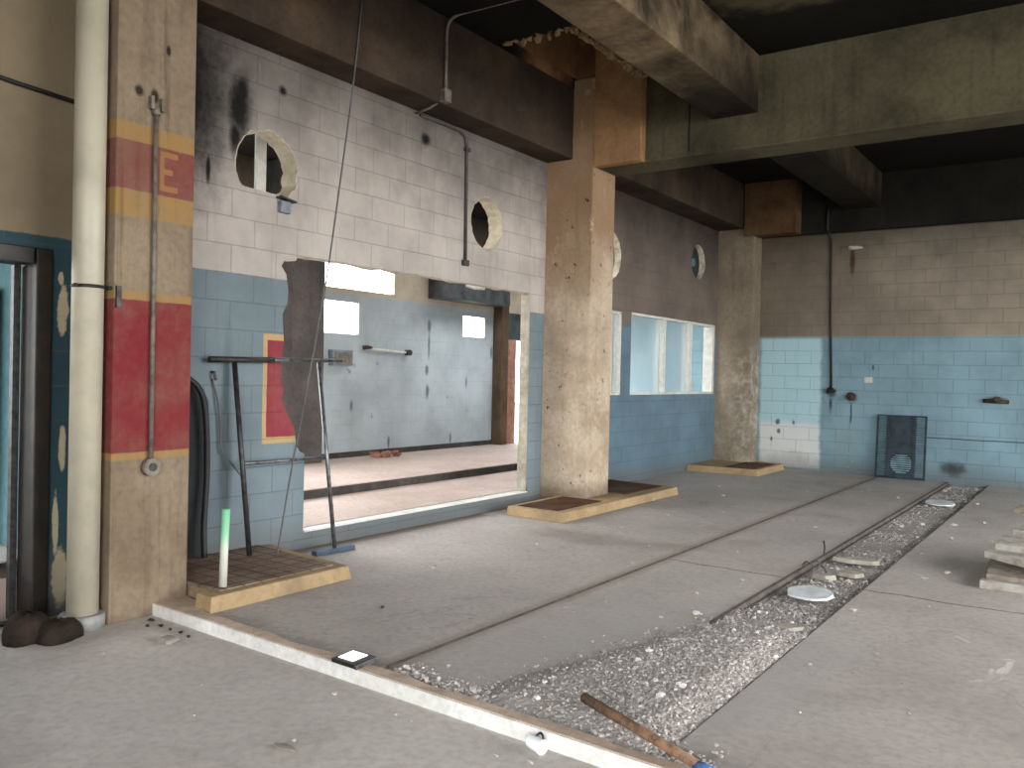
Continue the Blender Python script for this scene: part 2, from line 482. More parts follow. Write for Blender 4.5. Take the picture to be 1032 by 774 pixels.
M_cross = concrete('smoked green-grey beam', (96, 91, 71), (68, 64, 50), (42, 40, 32), .75, .9, .35, True)
def beam_soot(t, col):
    nz = t.noise(2.5, 6, .65)
    q = t.mr(t.add(t.y, t.mul(t.sub(nz, .5), 2.2)), 6.2, 8.2)
    q = t.mul(q, t.mr(t.add(t.z, t.mul(t.sub(nz, .5), .5)), 4.3, 4.8, 1, .45))
    q = t.max(q, t.mul(t.mr(t.y, 9, 9.1), .75))
    return t.mix(t.mul(q, .93), col, lin((20, 18, 16)))
M_second = concrete('smoke streaked beam', (140, 122, 96), (88, 77, 60), (30, 27, 23), .9, 1.7, .4, True, beam_soot)
M_backbeam = concrete('blackened beam', (42, 41, 37), (30, 29, 27), (56, 52, 46), .3, 1.2, .3, True)
def ceil_x(t, col):
    nz = t.noise(4, 6, .7)
    q = t.blob(t.x, t.y, -4.7, 7.9, .55, .9, .25, nz, .25)
    col = t.mix(q, col, lin((150, 112, 80)))
    p = t.blob(t.x, t.y, -2.2, 7.2, .9, .5, .4, nz, .5)
    return t.mix(t.mul(p, .6), col, lin((104, 96, 74)))
M_ceil = concrete('burnt ceiling', (27, 26, 22), (19, 18, 16), (34, 32, 26), .4, 1.0, .3, False, ceil_x)
M_annex_ceil = concrete('annex soffit', (44, 40, 36), (32, 29, 26), None, 0, 1, .3, False)
M_plaster_rag = concrete('torn plaster', (170, 148, 116), (138, 116, 86), None, 0, 6, .5, False)

M_yellow = concrete('yellow kerb paint', (178, 153, 116), (154, 132, 101), (118, 104, 86), .75, 3, .3, False)
def grid(t, col):
    fx = t.math('FRACT', t.mul(t.add(t.x, t.mul(t.sub(t.noise(3, 3), .5), .03)), 1/.14)); fy = t.math('FRACT', t.mul(t.y, 1/.14))
    g = t.max(t.band(fx, .02, .13, .03), t.band(fy, .02, .13, .03))
    return t.mix(t.mul(g, .85), col, lin((84, 62, 50)))
M_grid = concrete('dirty grid slab', (160, 146, 132), (130, 112, 98), (92, 66, 52), .7, 4, .3, False, grid)
M_sleeve = concrete('pale sleeve concrete', (206, 194, 172), (178, 164, 142), (120, 104, 86), .55, 6, .5, False)
M_rustpit = concrete('rusty pit', (96, 66, 50), (70, 46, 34), (120, 104, 90), .5, 5, .5, False)
M_kerbwhite = concrete('white kerb paint', (240, 238, 233), (222, 220, 214), (170, 160, 148), .35, 2.5, .2, False)
M_kerbtop = concrete('bare kerb top', (206, 186, 168), (180, 160, 144), (138, 120, 106), .6, 6, .3, False)
M_pipe = plain('cream plastic pipe', (186, 178, 157), .45, 0, .12, 3, bump=.02)
M_grey = plain('grey mortar', (150, 150, 146), .8)
M_steel = plain('galvanised steel', (120, 124, 126), .42, .75, .4, 20, (70, 66, 62))
M_steeldark = plain('dark grimy steel', (70, 72, 72), .5, .6, .4, 18, (46, 38, 32))
M_conduit = plain('painted conduit', (126, 116, 104), .6, .15, .35, 14)
M_conduitdark = plain('sooty conduit', (74, 70, 68), .6, .2, .3, 14)
M_black = plain('black rubber', (24, 24, 24), .6)
M_cablegrey = plain('grey cable', (92, 92, 92), .6)
M_rubberblue = plain('blue grey rubber', (62, 84, 104), .6)
M_frame = plain('dark door steel', (34, 34, 32), .5, .3, .4, 8, (56, 46, 38))
M_white = concrete('chipped jamb mortar', (186, 178, 162), (158, 149, 133), (92, 80, 68), .75, 7, .5, True)
M_winframe = plain('pale window frame', (216, 216, 208), .6, 0, .1, 10)
M_rust = plain('rust', (80, 60, 48), .9, .1, .5, 20, (40, 28, 22))
M_rail = plain('dirty steel rail', (104, 97, 90), .8, .2, .35, 12, (74, 65, 58))
M_wood = plain('worn brown wood', (136, 104, 80), .8, 0, .45, 30, bump=.3)
M_bluegrip = plain('blue plastic', (70, 106, 160), .5)
M_duct = plain('grey duct sheet', (86, 90, 92), .5, .5, .35, 5, (52, 52, 52))
M_darkcol = concrete('grey brown annex column', (104, 98, 94), (80, 75, 72), (56, 50, 46), .5, 1.5, .3, True)
M_browncol = concrete('dark brown annex column', (104, 86, 68), (80, 66, 52), (56, 46, 36), .5, 2, .4, True)
M_brick = concrete('bare red brick', (170, 124, 104), (140, 98, 82), (200, 184, 170), .5, 7, .4, False)
M_heap = concrete('dark brown heap', (58, 48, 40), (38, 32, 28), None, 0, 9, .8, False)
M_chip = concrete('pale rubble', (206, 202, 192), (170, 164, 154), None, 0, 8, .4, False)
M_slabbit = concrete('grey slab fragment', (172, 166, 154), (148, 142, 130), (120, 112, 100), .4, 5, .4, False)
M_cover = plain('white cover', (206, 210, 212), .6, 0, .15, 8)
M_panelface = plain('white panel face', (246, 248, 250), .25, 0, .02, 4, bump=0)
M_glowface = plain('white face with added glow', (246, 248, 250), .25, 0, .02, 4, bump=0)
_b = M_glowface.node_tree.nodes['Principled BSDF']; _b.inputs['Emission Color'].default_value = (1, 1, 1, 1); _b.inputs['Emission Strength'].default_value = .8  # glow added to make the face render white
M_grille = plain('dark blue grey louvre', (48, 62, 70), .5, .4, .35, 8)
M_slat = plain('blue grey slat', (122, 152, 162), .5, .2, .3, 8)
M_board = plain('weathered grey board', (168, 164, 154), .85, 0, .3, 9, (120, 112, 102), .3)
M_board2 = plain('weathered brown board', (142, 132, 118), .85, 0, .35, 11, (96, 86, 76), .3)
M_boxblue = plain('pale blue box', (128, 138, 146), .6)
def tubegreen(name):
    t = NT(name)
    col = t.mix(t.mr(t.add(t.z, t.mul(t.noise(5, 3), .1)), .38, .50), lin((200, 204, 190)), lin((132, 198, 158)))
    return t.out(col, .45)
M_tube = tubegreen('green white tube')
def gl():
    t = NT('dusty window glass')
    t.b.inputs['Transmission Weight'].default_value = 1
    t.b.inputs['IOR'].default_value = 1.3
    return t.out((.86, .93, .96, 1), t.mr(t.noise(2, 4), .3, .7, .38, .55), None)
M_glass = gl()
def rub(name):
    t = NT(name)
    inf = t.n('ShaderNodeAttribute'); inf.attribute_name = 'tone'
    col = t.mix(inf.outputs['Fac'], lin((146, 140, 135)), lin((220, 215, 208)))
    col = t.mix(t.mr(t.noise(40, 4), .4, .7, 0, .4), col, lin((140, 135, 130)))
    return t.out(col, .95, None, None, .1)
M_rub = rub('broken concrete gravel')
M_trench = concrete('trench dirt', (170, 164, 158), (146, 140, 134), (184, 178, 172), .4, 6, .7, False)

# ================================================================ setting
TOPZ = 4.84
# ---- hall floor: slabs parted by the rail seam, with the broken trench
fl_ = MB()
fl_.box(-5.8, -2.985, 3.10, 14.6, -.25, 0)
fl_.box(-2.955, -1.97, 3.10, 14.6, -.25, 0)
fl_.box(-1.41, 6.5, 3.10, 14.6, -.25, 0)
fl_.box(-2.985, -2.955, 3.10, 14.6, -.25, -.018)
struct('floor', fl_, M_floor, bevel=.006)
struct('floor', MB().box(-1.97, -1.41, 3.10, 14.6, -.25, -.05), M_trench)
struct('floor', MB().box(-5.35, 6.5, -3.8, 3.10, -.25, -.055), M_floor_entry)
struct('floor', MB().box(-6.85, -5.66, 0, 14.6, -.25, .147), M_floor_annex)
an = MB().box(-9.0, -6.85, 0, 14.6, -.25, .25)
struct('floor', an, M_floor_annex, bevel=.01)
struct('trim_1', MB().box(-6.855, -6.835, 0, 14.6, .147, .238), M_riser)
struct('floor', MB().box(-8.6, -5.35, -6, 0, -.25, -.03).box(-8.6, -5.6, 0, 2.9, .26, .27), M_floor_entry)
struct('ground', MB().box(-45, 45, -45, 45, -.6, -.3), M_ground)

# ---- long wall with the broken opening and round holes
XW, TW = -5.5, .10
rn = random.Random(3)
left_edge = [(4.85, .15), (4.85, .80), (4.80, .82), (4.76, .87), (4.745, .95), (4.73, 1.03), (4.66, 1.13), (4.60, 1.26), (4.615, 1.33), (4.58, 1.45), (4.585, 1.6), (4.61, 1.72), (4.60, 1.84), (4.59, 1.95), (4.64, 2.05), (4.645, 2.15), (4.62, 2.28), (4.57, 2.34), (4.60, 2.39), (4.72, 2.40), (4.74, 2.445)]
top_edge = [(y, 2.445+rn.uniform(-.012, .012)) for y in np.arange(4.9, 8.1, .13)]
right_edge = [(8.18, 2.445), (8.185, 1.9), (8.175, 1.3), (8.19, .9), (8.16, .7), (8.19, .5), (8.18, .3), (8.22, .15)]
opening = left_edge + top_edge + right_edge
hole1 = []
for k in range(44):
    a = 2*math.pi*k/44
    r = .30 + rn.uniform(-.012, .012)
    y, z = 4.41 + r*math.cos(a)*1.02, 3.10 + r*math.sin(a)*.98
    z = max(z, 2.89 + .04*(4.7-y))
    hole1.append((y, z))
cutwall('wall_left', rect(3.32, 8.5, 0, 4.02), [opening, hole1, circ(7.33, 3.115, .285, 40, .01, 4)], XW-TW, XW, M_wall)
def sleeve(poly, x0, x1, label, cat='sleeve'):
    cy = sum(q[0] for q in poly)/len(poly); cz = sum(q[1] for q in poly)/len(poly)
    b = MB(); R_ = []
    r2 = random.Random(len(label))
    for (y, z) in poly:
        k_ = r2.uniform(.965, .99)
        a_ = (cy+(y-cy)*k_, cz+(z-cz)*k_); c_ = (cy+(y-cy)*1.10, cz+(z-cz)*1.10)
        R_.append([b.b.verts.new(v) for v in ((x1, *a_), (x0, *a_), (x0, *c_), (x1-.105, *c_), (x1-.105, y, z), (x1, y, z))])
    n_ = len(R_)
    for k_ in range(n_):
        q, w_ = R_[k_], R_[(k_+1) % n_]
        for e in range(6): b.b.faces.new((q[e], q[(e+1) % 6], w_[(e+1) % 6], w_[e]))
    one('hole_sleeve', label, cat, b, M_sleeve, ((x0+x1)/2, cy, cz-.3), 'concrete sleeves in the round wall holes')
sleeve(hole1, XW-.18, XW+.003, 'broken concrete ring lining the ragged round hole over the red panel')
sleeve(circ(7.33, 3.115, .285, 40, .01, 4), XW-.18, XW+.003, 'concrete ring lining the round hole right of the dark wall conduit')
# pale mortar edge of the far jamb
jb = MB()
ys = [(.16, .3), (.3, .66), (.66, 1.25), (1.25, 1.9), (1.9, 2.44)]
for a, b in ys: jb.box(XW-TW-.002, XW+.004, 8.155+random.uniform(-.006, .006), 8.19, a, b)
struct('trim_2', jb, M_white, bevel=.004)
one('hanging_strip', 'pale strip hanging behind the broken round hole in the wall', 'strip', MB().box(-5.93, -5.90, 4.62, 4.72, 2.6, 4.2), M_winframe, (-5.91, 4.67, 2.6))
struct('trim_3', MB().box(XW-TW-.002, XW+.006, 4.86, 8.21, .137, .153), M_winframe, bevel=.003)
# ---- far bay wall with the window band
XF = -5.6
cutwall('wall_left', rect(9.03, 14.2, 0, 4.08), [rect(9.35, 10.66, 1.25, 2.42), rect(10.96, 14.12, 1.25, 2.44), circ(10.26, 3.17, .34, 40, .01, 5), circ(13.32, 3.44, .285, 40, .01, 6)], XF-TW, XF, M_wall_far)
p_ = MB().tube([(XF-.15, 13.32, 3.44), (XF-.11, 13.32, 3.44)], .30, 36)  # plate put in so the round hole looks dark
vf = thing('round_cover', 'dark round plate added to darken the round hole above the windows', 'cover', (XF-.13, 13.32, 3.14))
obj('plate', p_, M_grille, vf)
obj('hub', MB().tube([(XF-.11, 13.32, 3.44), (XF-.08, 13.32, 3.44)], .07, 20), M_slat, vf)
# ---- end wall, running past the annex too
struct('wall_back', MB().box(-5.6, 6.6, 14.6, 14.8, -.2, 4.9), M_wall_back)
struct('wall_back', MB().box(-9.2, -5.6, 14.6, 14.8, -.2, 4.3), M_annex_end)
# ---- annex far wall with bright openings, end wall near side, ceiling
cutwall('wall_far', rect(0, 14.6, -.2, 4.2), [rect(.8, 6.6, .9, 3.6), rect(7.95, 9.66, 2.69, 3.25), rect(8.0, 8.92, 2.04, 2.50), rect(11.38, 11.99, 2.14, 2.49), rect(12.80, 14.2, .25, 2.13)], -9.06, -9.0, M_annex)  # first opening lies out of view, added to light the annex
struct('wall_near', MB().box(-9.2, -5.68, 2.9, 3.05, -.2, 4.2), M_annex_end)
ac = MB()
for y0, y1 in ((0, 5.6), (6.9, 10.2), (12.9, 14.8)): ac.box(-9.2, -5.68, y0, y1, 4.2, 4.35)
for y0, y1 in ((5.6, 6.9), (10.2, 12.9)): ac.box(-9.2, -7.7, y0, y1, 4.2, 4.35).box(-6.3, -5.68, y0, y1, 4.2, 4.35)  # unseen roof holes added to let daylight into the annex
struct('ceiling', ac, M_annex_ceil)
# ---- entry wall with door opening and the room behind it
cutwall('wall_left', rect(-3.9, 2.79, -.2, TOPZ), [rect(1.7, 2.60, -.055, 2.17)], -5.42, -5.3, M_wall_entry)
cutwall('wall_side', rect(-6, 2.9, -.2, 3.2), [rect(-2.5, 2.0, .8, 2.9)], -8.7, -8.6, M_teal)  # unseen window opening added to brighten the room behind the door
struct('wall_side', MB().box(-8.7, -5.42, 2.75, 2.9, -.2, 3.2), M_teal)
struct('ceiling', MB().box(-8.7, -5.42, -4, 2.9, 3.2, 3.3), M_annex_ceil)
# ---- hall ceiling and the unseen walls that close or shade the hall
struct('ceiling', MB().box(-5.7, 6.6, -3.8, 7.0, TOPZ, TOPZ+.12).box(-5.7, 6.6, 8.60, 14.8, TOPZ, TOPZ+.12).box(-5.7, -5.15, 6.9, 8.7, TOPZ, TOPZ+.12).box(-4.27, 6.6, 7.0, 8.60, TOPZ, TOPZ+.12), M_ceil)
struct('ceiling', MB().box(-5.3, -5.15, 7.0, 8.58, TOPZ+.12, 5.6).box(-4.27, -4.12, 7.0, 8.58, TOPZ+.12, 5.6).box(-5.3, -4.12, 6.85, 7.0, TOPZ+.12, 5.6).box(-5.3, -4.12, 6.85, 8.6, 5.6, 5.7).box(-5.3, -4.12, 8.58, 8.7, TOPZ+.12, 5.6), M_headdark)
struct('wall_right', MB().box(6.5, 6.7, 12.0, 14.8, -.3, TOPZ), M_wall_back)  # unseen, its length set to dim the far floor
struct('wall_right', MB().box(6.5, 6.7, -3.8, 3.0, -.3, TOPZ), M_wall_back)
struct('wall_front_shade', MB().box(-5.3, -2.3, -1.15, -1.0, -.055, TOPZ), M_wall_back)  # unseen partition added behind the camera to shade the left foreground
struct('wall_front_shade', MB().box(-5.6, -.6, -4.0, -3.8, -.3, TOPZ), M_wall_back)  # unseen rear wall, its extent set to keep light off the left

# ---- windows
def window(name, y0, y1, z0, z1, mull, glazed):
    w = bpy.data.objects.new(name, None); C.objects.link(w); w['kind'] = 'structure'
    w.location = (XF-.09, y0, z0); ORG[w.name] = Vector(w.location)
    fr = MB(); k = .035
    fr.box(XF-.15, XF-.03, y0, y1, z0, z0+k); fr.box(XF-.15, XF-.03, y0, y1, z1-k, z1)
    fr.box(XF-.16, XF-.02, y0, y0+k, z0+k, z1-k); fr.box(XF-.18, XF-.004, y1-.07, y1, z0+k, z1-k)
    obj('window_frame', fr, M_winframe, w, bevel=.004)
    for q in mull: obj('mullion', MB().box(XF-.17, XF-.02, q-.028, q+.028, z0+k, z1-k).box(XF-.02, XF-.005, q+.008, q+.028, z0+k, z1-k), M_winframe, w, bevel=.004)
    ed = [y0+k] + [v for q in mull for v in (q-.028, q+.028)] + [y1-.07]
    for i in range(0, len(ed), 2):
        if glazed[i//2]: obj('window_pane', MB().box(XF-.094, XF-.088, ed[i], ed[i+1], z0+k, z1-k), M_glass, w)
    return w
window('window_1', 9.35, 10.66, 1.25, 2.42, [], [True])
window('window_2', 10.96, 14.12, 1.25, 2.44, [12.12, 13.14], [True, True, False])

# ---- door frame and leaf of the entry wall
d = bpy.data.objects.new('door_1', None); C.objects.link(d); d['kind'] = 'structure'
d.location = (-5.36, 2.15, -.055); ORG[d.name] = Vector(d.location)
obj('door_frame', MB().box(-5.46, -5.27, 2.54, 2.635, -.055, 2.20).box(-5.46, -5.27, 1.66, 1.77, -.055, 2.20).box(-5.46, -5.27, 1.77, 2.53, 2.10, 2.20), M_frame, d, bevel=.008)
obj('door_stop', MB().box(-5.48, -5.44, 2.49, 2.53, -.055, 2.10), M_steeldark, d)
lf = obj('door_leaf', MB().obox((-6.6, 2.70, 1.03), (.42, 0, 0), (0, .02, 0), (0, 0, .98)), M_teal, d, bevel=.004)
obj('leaf_edge', MB().box(-7.04, -7.02, 2.67, 2.73, .05, 2.02).box(-6.18, -6.16, 2.67, 2.73, .05, 2.02), M_frame, lf)

# ================================================================ columns and beams
b = MB().prism([(-5.5, 2.79), (-4.86, 2.79), (-4.86, 3.32), (-5.5, 3.32)], -.055, TOPZ)
one('column', 'concrete column painted with red and yellow bands beside the cream pipe', 'column', b, M_col1, (-5.2, 3.05, -.055), 'concrete columns of the long wall', bevel=.012)
b = MB().prism([(-5.62, 8.5), (-4.87, 8.5), (-4.87, 9.03), (-5.62, 9.03)], 0, TOPZ+.1)
cm = thing('column', 'brown stained bare concrete column between the big opening and the window', 'column', (-5.25, 8.75, 0), 'concrete columns of the long wall')
obj('column_shaft', b, M_col2, cm, bevel=.018)
b = MB().prism([(-5.62, 14.2), (-4.97, 14.2), (-4.97, 14.6), (-5.62, 14.6)], 0, TOPZ)
cf = thing('column', 'grey concrete column with flaking white paint in the far corner', 'column', (-5.3, 14.4, 0), 'concrete columns of the long wall')
obj('column_shaft', b, M_col3, cf, bevel=.012)
def head(x0, x1, y0, y1, z0, mat, par):
    obj('column_head', MB().box(x0, x1, y0, y1, z0, TOPZ if y0 > 10 else 5.58), mat, par, bevel=.012)
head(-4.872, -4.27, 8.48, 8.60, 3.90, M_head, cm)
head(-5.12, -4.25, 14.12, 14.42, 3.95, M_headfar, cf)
# beams
one('wall_beam', 'soot dark concrete beam above the wall with the big opening', 'beam', MB().box(-5.68, -5.15, 2.9, 8.5, 4.02, TOPZ), M_wallbeam, (-5.4, 5.9, 4.02), 'beams along the long wall', bevel=.015)
one('wall_beam', 'soot dark concrete beam above the windowed far bay wall', 'beam', MB().box(-5.78, -5.15, 9.03, 14.2, 4.08, TOPZ), M_wallbeam, (-5.4, 11.6, 4.08), 'beams along the long wall', bevel=.015)
cb = thing('cross_beam', 'deep grey green concrete beam crossing the hall from the middle column', 'beam', (-1, 8.9, 3.90))
obj('beam_web', MB().box(-4.872, 6.5, 8.60, 9.06, 3.90, TOPZ), M_cross, cb, bevel=.015)
obj('formwork_joint', MB().box(-3.765, -3.745, 8.594, 8.605, 3.92, 4.55), M_backbeam, cb)
obj('lower_lip', MB().box(-4.27, 6.5, 8.588, 8.60, 3.925, 3.945), M_cross, cb)
one('cross_beam', 'blackened concrete beam on top of the far end wall', 'beam', MB().box(-4.972, 6.5, 14.42, 14.6, 3.96, TOPZ), M_backbeam, (0, 14.5, 3.96), bevel=.012)
one('ceiling_beam', 'smoke streaked ceiling beam running toward the cross beam nearest the camera', 'beam', MB().box(-3.5, -3.0, -3.8, 8.60, 4.25, TOPZ), M_second, (-3.25, 1.3, 4.27), 'ceiling beams along the hall', bevel=.02)
one('ceiling_beam', 'smoke streaked ceiling beam beyond the cross beam', 'beam', MB().box(-3.55, -3.0, 9.06, 14.42, 4.30, TOPZ), M_second, (-3.25, 11.7, 4.3), 'ceiling beams along the hall', bevel=.02)
# torn plaster rim hanging from the ceiling at the column head
rg = MB()
rr = random.Random(11)
for k in range(34):
    y = 6.98 + k*.045
    rg.lump((-4.27+rr.uniform(-.02, .03), y, TOPZ-.02), .05, .045, rr.uniform(.03, .085), 10, rr)
for k in range(14):
    t_ = k/13
    rg.lump((-5.05+.78*t_, 7.0+rr.uniform(-.05, .05), TOPZ-.01), .05, .05, rr.uniform(.02, .05), 9, rr)
one('torn_plaster', 'ragged torn plaster edge under the ceiling beside the brown column head', 'plaster', rg, M_plaster_rag, (-4.3, 7.7, TOPZ-.05))

# ---- kerb
kf = lambda x: 3.00 + (-x-2.2)*.029
kb = thing('kerb', 'low white painted concrete kerb across the floor in the foreground', 'kerb', (-2.5, 3.0, -.055))
xs = np.linspace(-4.86, .3, 26)
body = MB(); top = MB(); rr = random.Random(5)
for a, c in zip(xs, xs[1:]):
    ya, yc = kf(a), kf(c)
    body.prism([(a, ya), (c, yc), (c, yc+.02), (a, ya+.02)], -.055, .017)
bmesh.ops.remove_doubles(body.b, verts=body.b.verts, dist=1e-4)
obj('painted_face', body, M_kerbwhite, kb)
w = [.085+rr.uniform(-.018, .022) for _ in xs]
w[0] = .24; w[1] = .2; w[2] = .10
for i, (a, c) in enumerate(zip(xs, xs[1:])):
    top.prism([(a, kf(a)+.012), (c, kf(c)+.012), (c, kf(c)+w[i+1]), (a, kf(a)+w[i])], -.055, .021)
bmesh.ops.remove_doubles(top.b, verts=top.b.verts, dist=1e-4)
obj('bare_top', top, M_kerbtop, kb)

# ---- plinths around the columns
def plinth(label, poly, pit, z, loc, topmat, extra=None):
    p = thing('column_plinth', label, 'plinth', loc, 'yellow edged plinths round the columns')
    obj('yellow_edge', MB().prism(poly, 0, z, .03), M_yellow, p, bevel=.012)
    for q in pit: obj('pit_cover', MB().prism(q, z-.01, z+.006), topmat, p)
    return p
plinth('long yellow edged plinth under the leaning metal frame', [(-4.60, 3.19), (-4.43, 3.19), (-4.43, 4.38), (-5.5, 4.50), (-5.5, 3.33), (-4.62, 3.33)], [[(-4.85, 3.33), (-4.53, 3.33), (-4.53, 4.28), (-5.49, 4.38), (-5.49, 3.33)]], .10, (-5, 3.9, 0), M_grid)
plinth('yellow edged plinth round the middle stained column', [(-5.22, 7.40), (-4.50, 7.38), (-4.50, 10.25), (-5.6, 10.4), (-5.6, 8.6), (-5.24, 8.4)], [[(-5.13, 7.50), (-4.62, 7.48), (-4.62, 8.42), (-5.13, 8.42)], [(-5.5, 9.12), (-4.68, 9.12), (-4.68, 10.13), (-5.5, 10.25)]], .10, (-4.9, 8.8, 0), M_rustpit)
plinth('small yellow edged plinth at the far corner column', [(-5.08, 13.02), (-4.42, 13.06), (-4.42, 14.4), (-4.95, 14.58), (-4.97, 14.2), (-5.6, 14.18), (-5.6, 13.0)], [[(-5.0, 13.12), (-4.52, 13.16), (-4.52, 14.25), (-5.0, 14.17)]], .10, (-4.8, 13.7, 0), M_rustpit)

# ================================================================ things on the left
p = thing('vertical_pipe', 'thick cream plastic drain pipe standing by the door', 'pipe', (-4.95, 2.68, -.055))
obj('pipe_body', MB().tube([(-4.95, 2.68, -.05), (-4.95, 2.68, TOPZ)], .088, 28), M_pipe, p)
obj('base_collar', MB().tube([(-4.95, 2.68, -.055), (-4.95, 2.68, .03)], .125, 24), M_grey, p)
c_ = obj('clamp', MB().tube([(-4.95, 2.68, 1.955), (-4.95, 2.68, 1.975)], .093, 28), M_steeldark, p)
obj('clamp_bolt', MB().tube([(-4.90, 2.60, 1.965), (-4.88, 2.565, 1.965)], .01, 8), M_steeldark, c_)
obj('clamp_bracket', MB().tube([(-4.93, 2.76, 1.965), (-4.85, 2.82, 1.965)], .012, 8).box(-4.87, -4.845, 2.80, 2.83, 1.85, 1.98), M_steeldark, c_)

p = thing('wall_conduit', 'thin metal conduit with round junction box down the painted column', 'conduit', (-4.84, 3.03, .85))
obj('tube', MB().tube([(-4.84, 3.035, .9), (-4.84, 3.03, 3.08)], .014, 10), M_conduit, p)
obj('junction_box', MB().tube([(-4.862, 3.035, .88), (-4.815, 3.035, .88)], .055, 20), M_conduit, p)
obj('box_lid', MB().tube([(-4.815, 3.035, .88), (-4.809, 3.035, .88)], .026, 16), M_steeldark, p)
obj('top_fitting', MB().tube([(-4.84, 3.03, 3.05), (-4.84, 3.03, 3.10)], .024, 12).box(-4.862, -4.825, 2.99, 3.01, 3.08, 3.16).box(-4.862, -4.825, 3.06, 3.08, 3.08, 3.16), M_conduit, p)

hp = MB()
rr = random.Random(21)
def heap(mb, cx, cy, rx, ry, hh, seed, z0=-.055):
    r2 = random.Random(seed); R_ = []; n, k = 22, 6
    for j in range(k+1):
        f = j/k; ring = []
        for i in range(n):
            a = 2*math.pi*i/n
            q = math.cos(f*math.pi/2)**.7
            jit = 1 + .13*math.sin(3*a+seed) + r2.uniform(-.06, .06)
            ring.append(mb.b.verts.new((cx+rx*q*jit*math.cos(a), cy+ry*q*jit*math.sin(a), z0+hh*math.sin(f*math.pi/2)*(1+r2.uniform(-.12, .12) if j else 1))))
        R_.append(ring)
    for a, c in zip(R_, R_[1:]):
        for i in range(n): mb.b.faces.new((a[i], a[(i+1) % n], c[(i+1) % n], c[i]))
    mb.b.faces.new(R_[-1]); mb.b.faces.new(R_[0][::-1])
heap(hp, -4.83, 2.48, .10, .13, .11, 3)
heap(hp, -4.97, 2.37, .15, .13, .15, 5)
one('debris_heap', 'low dark brown heap at the foot of the door jamb and pipe', 'debris', hp, M_heap, (-4.9, 2.35, -.055), smooth=True)

one('wall_cable', 'dark cable sagging along the upper wall left of the pipe', 'cable', MB().tube(smooth_path([(-5.285, .5, 3.22), (-5.285, 1.2, 3.17), (-5.285, 1.9, 3.18), (-5.285, 2.4, 3.15), (-5.285, 2.78, 3.13)], 5), .014, 8), M_black, (-5.285, 2, 3.13))

# hose and small cable in the corner behind the first column
one('rubber_hose', 'black hose arching down the dark corner behind the painted column', 'hose', MB().tube(smooth_path([(-5.44, 3.45, 1.36), (-5.44, 3.58, 1.45), (-5.44, 3.70, 1.42), (-5.42, 3.80, 1.30), (-5.42, 3.84, 1.05), (-5.42, 3.85, .7), (-5.40, 3.82, .35), (-5.36, 3.80, .115)], 6), .022, 10), M_black, (-5.4, 3.7, .1))
one('wall_cable', 'thin grey cable hanging from a hook on the blue wall', 'cable', MB().tube(smooth_path([(-5.49, 3.93, 1.42), (-5.47, 3.97, 1.25), (-5.47, 4.0, 1.02), (-5.46, 4.0, .9), (-5.44, 4.06, .80), (-5.41, 4.15, .68)], 6), .008, 8).tube([(-5.5, 3.93, 1.47), (-5.46, 3.93, 1.47), (-5.46, 3.94, 1.41)], .012, 8), M_cablegrey, (-5.47, 4, .7))

# leaning metal frame
fx = thing('metal_frame', 'leaning steel tube frame with a blue rubber foot against the blue wall', 'frame', (-5.2, 4.5, 0))
def leg(y0, y1, z0):
    return MB().tube([(-5.19, y0, z0), (-5.43, y1, 1.575)], .017, 12)
obj('post', leg(4.92, 4.925, .03), M_steel, fx)
obj('post', MB().tube([(-5.22, 4.09, .106), (-5.43, 4.08, 1.56)], .02, 12), M_steeldark, fx)
obj('top_bar', MB().tube([(-5.43, 3.86, 1.565), (-5.43, 5.19, 1.59)], .018, 12), M_steel, fx)
obj('top_sleeve', MB().tube([(-5.43, 3.86, 1.565), (-5.43, 4.45, 1.576)], .023, 12), M_steeldark, fx)
obj('middle_bar', MB().tube([(-5.32, 4.09, .785), (-5.31, 4.92, .78)], .014, 12), M_steel, fx)
obj('rubber_foot', MB().obox((-5.20, 4.92, .02), (.035, -.003, 0), (.016, .2, 0), (0, 0, .02)), M_rubberblue, fx, bevel=.008)

one('hanging_wire', 'thin grey wire hanging from the sooty beam down to the plinth', 'wire', MB().tube(smooth_path([(-5.13, 5.05, 4.62), (-5.14, 4.98, 3.9), (-5.16, 4.88, 3.1), (-5.14, 4.72, 2.2), (-5.10, 4.52, 1.4), (-5.06, 4.33, .7), (-5.02, 4.18, .112)], 6), .007, 7), M_cablegrey, (-5.05, 4.2, .1))
one('plastic_tube', 'short upright plastic tube with green top on the plinth corner', 'tube', MB().tube([(-4.60, 3.40, .106), (-4.60, 3.415, .60)], .026, 16), M_tube, (-4.6, 3.4, .1))

# conduit on the beam and wall
p = thing('beam_conduit', 'pale metal conduit bending down the sooty beam to a small box', 'conduit', (-5.12, 6.13, 4.05))
obj('tube', MB().tube(smooth_path([(-4.2, 6.23, 4.85), (-4.9, 6.2, 4.85), (-5.06, 6.18, 4.83), (-5.125, 6.15, 4.74), (-5.125, 6.14, 4.5), (-5.125, 6.14, 4.12)], 5), .015, 10), M_conduit, p)
obj('conduit_box', MB().box(-5.15, -5.09, 6.09, 6.19, 4.03, 4.15), M_conduit, p, bevel=.006)
obj('lower_tube', MB().tube([(-5.12, 6.10, 4.05), (-5.3, 6.12, 4.0), (-5.485, 6.14, 3.985)], .012, 8), M_conduit, p)
p = thing('wall_conduit', 'dark conduit running under the beam then down the block wall', 'conduit', (-5.48, 6.9, 2.63))
obj('tube', MB().tube([(-5.483, 6.2, 3.985), (-5.483, 6.80, 3.985), (-5.483, 6.90, 3.95), (-5.483, 6.93, 3.85), (-5.483, 6.945, 2.68)], .017, 10), M_conduitdark, p)
obj('end_cap', MB().box(-5.5, -5.462, 6.90, 6.99, 2.62, 2.68), M_conduitdark, p, bevel=.004)
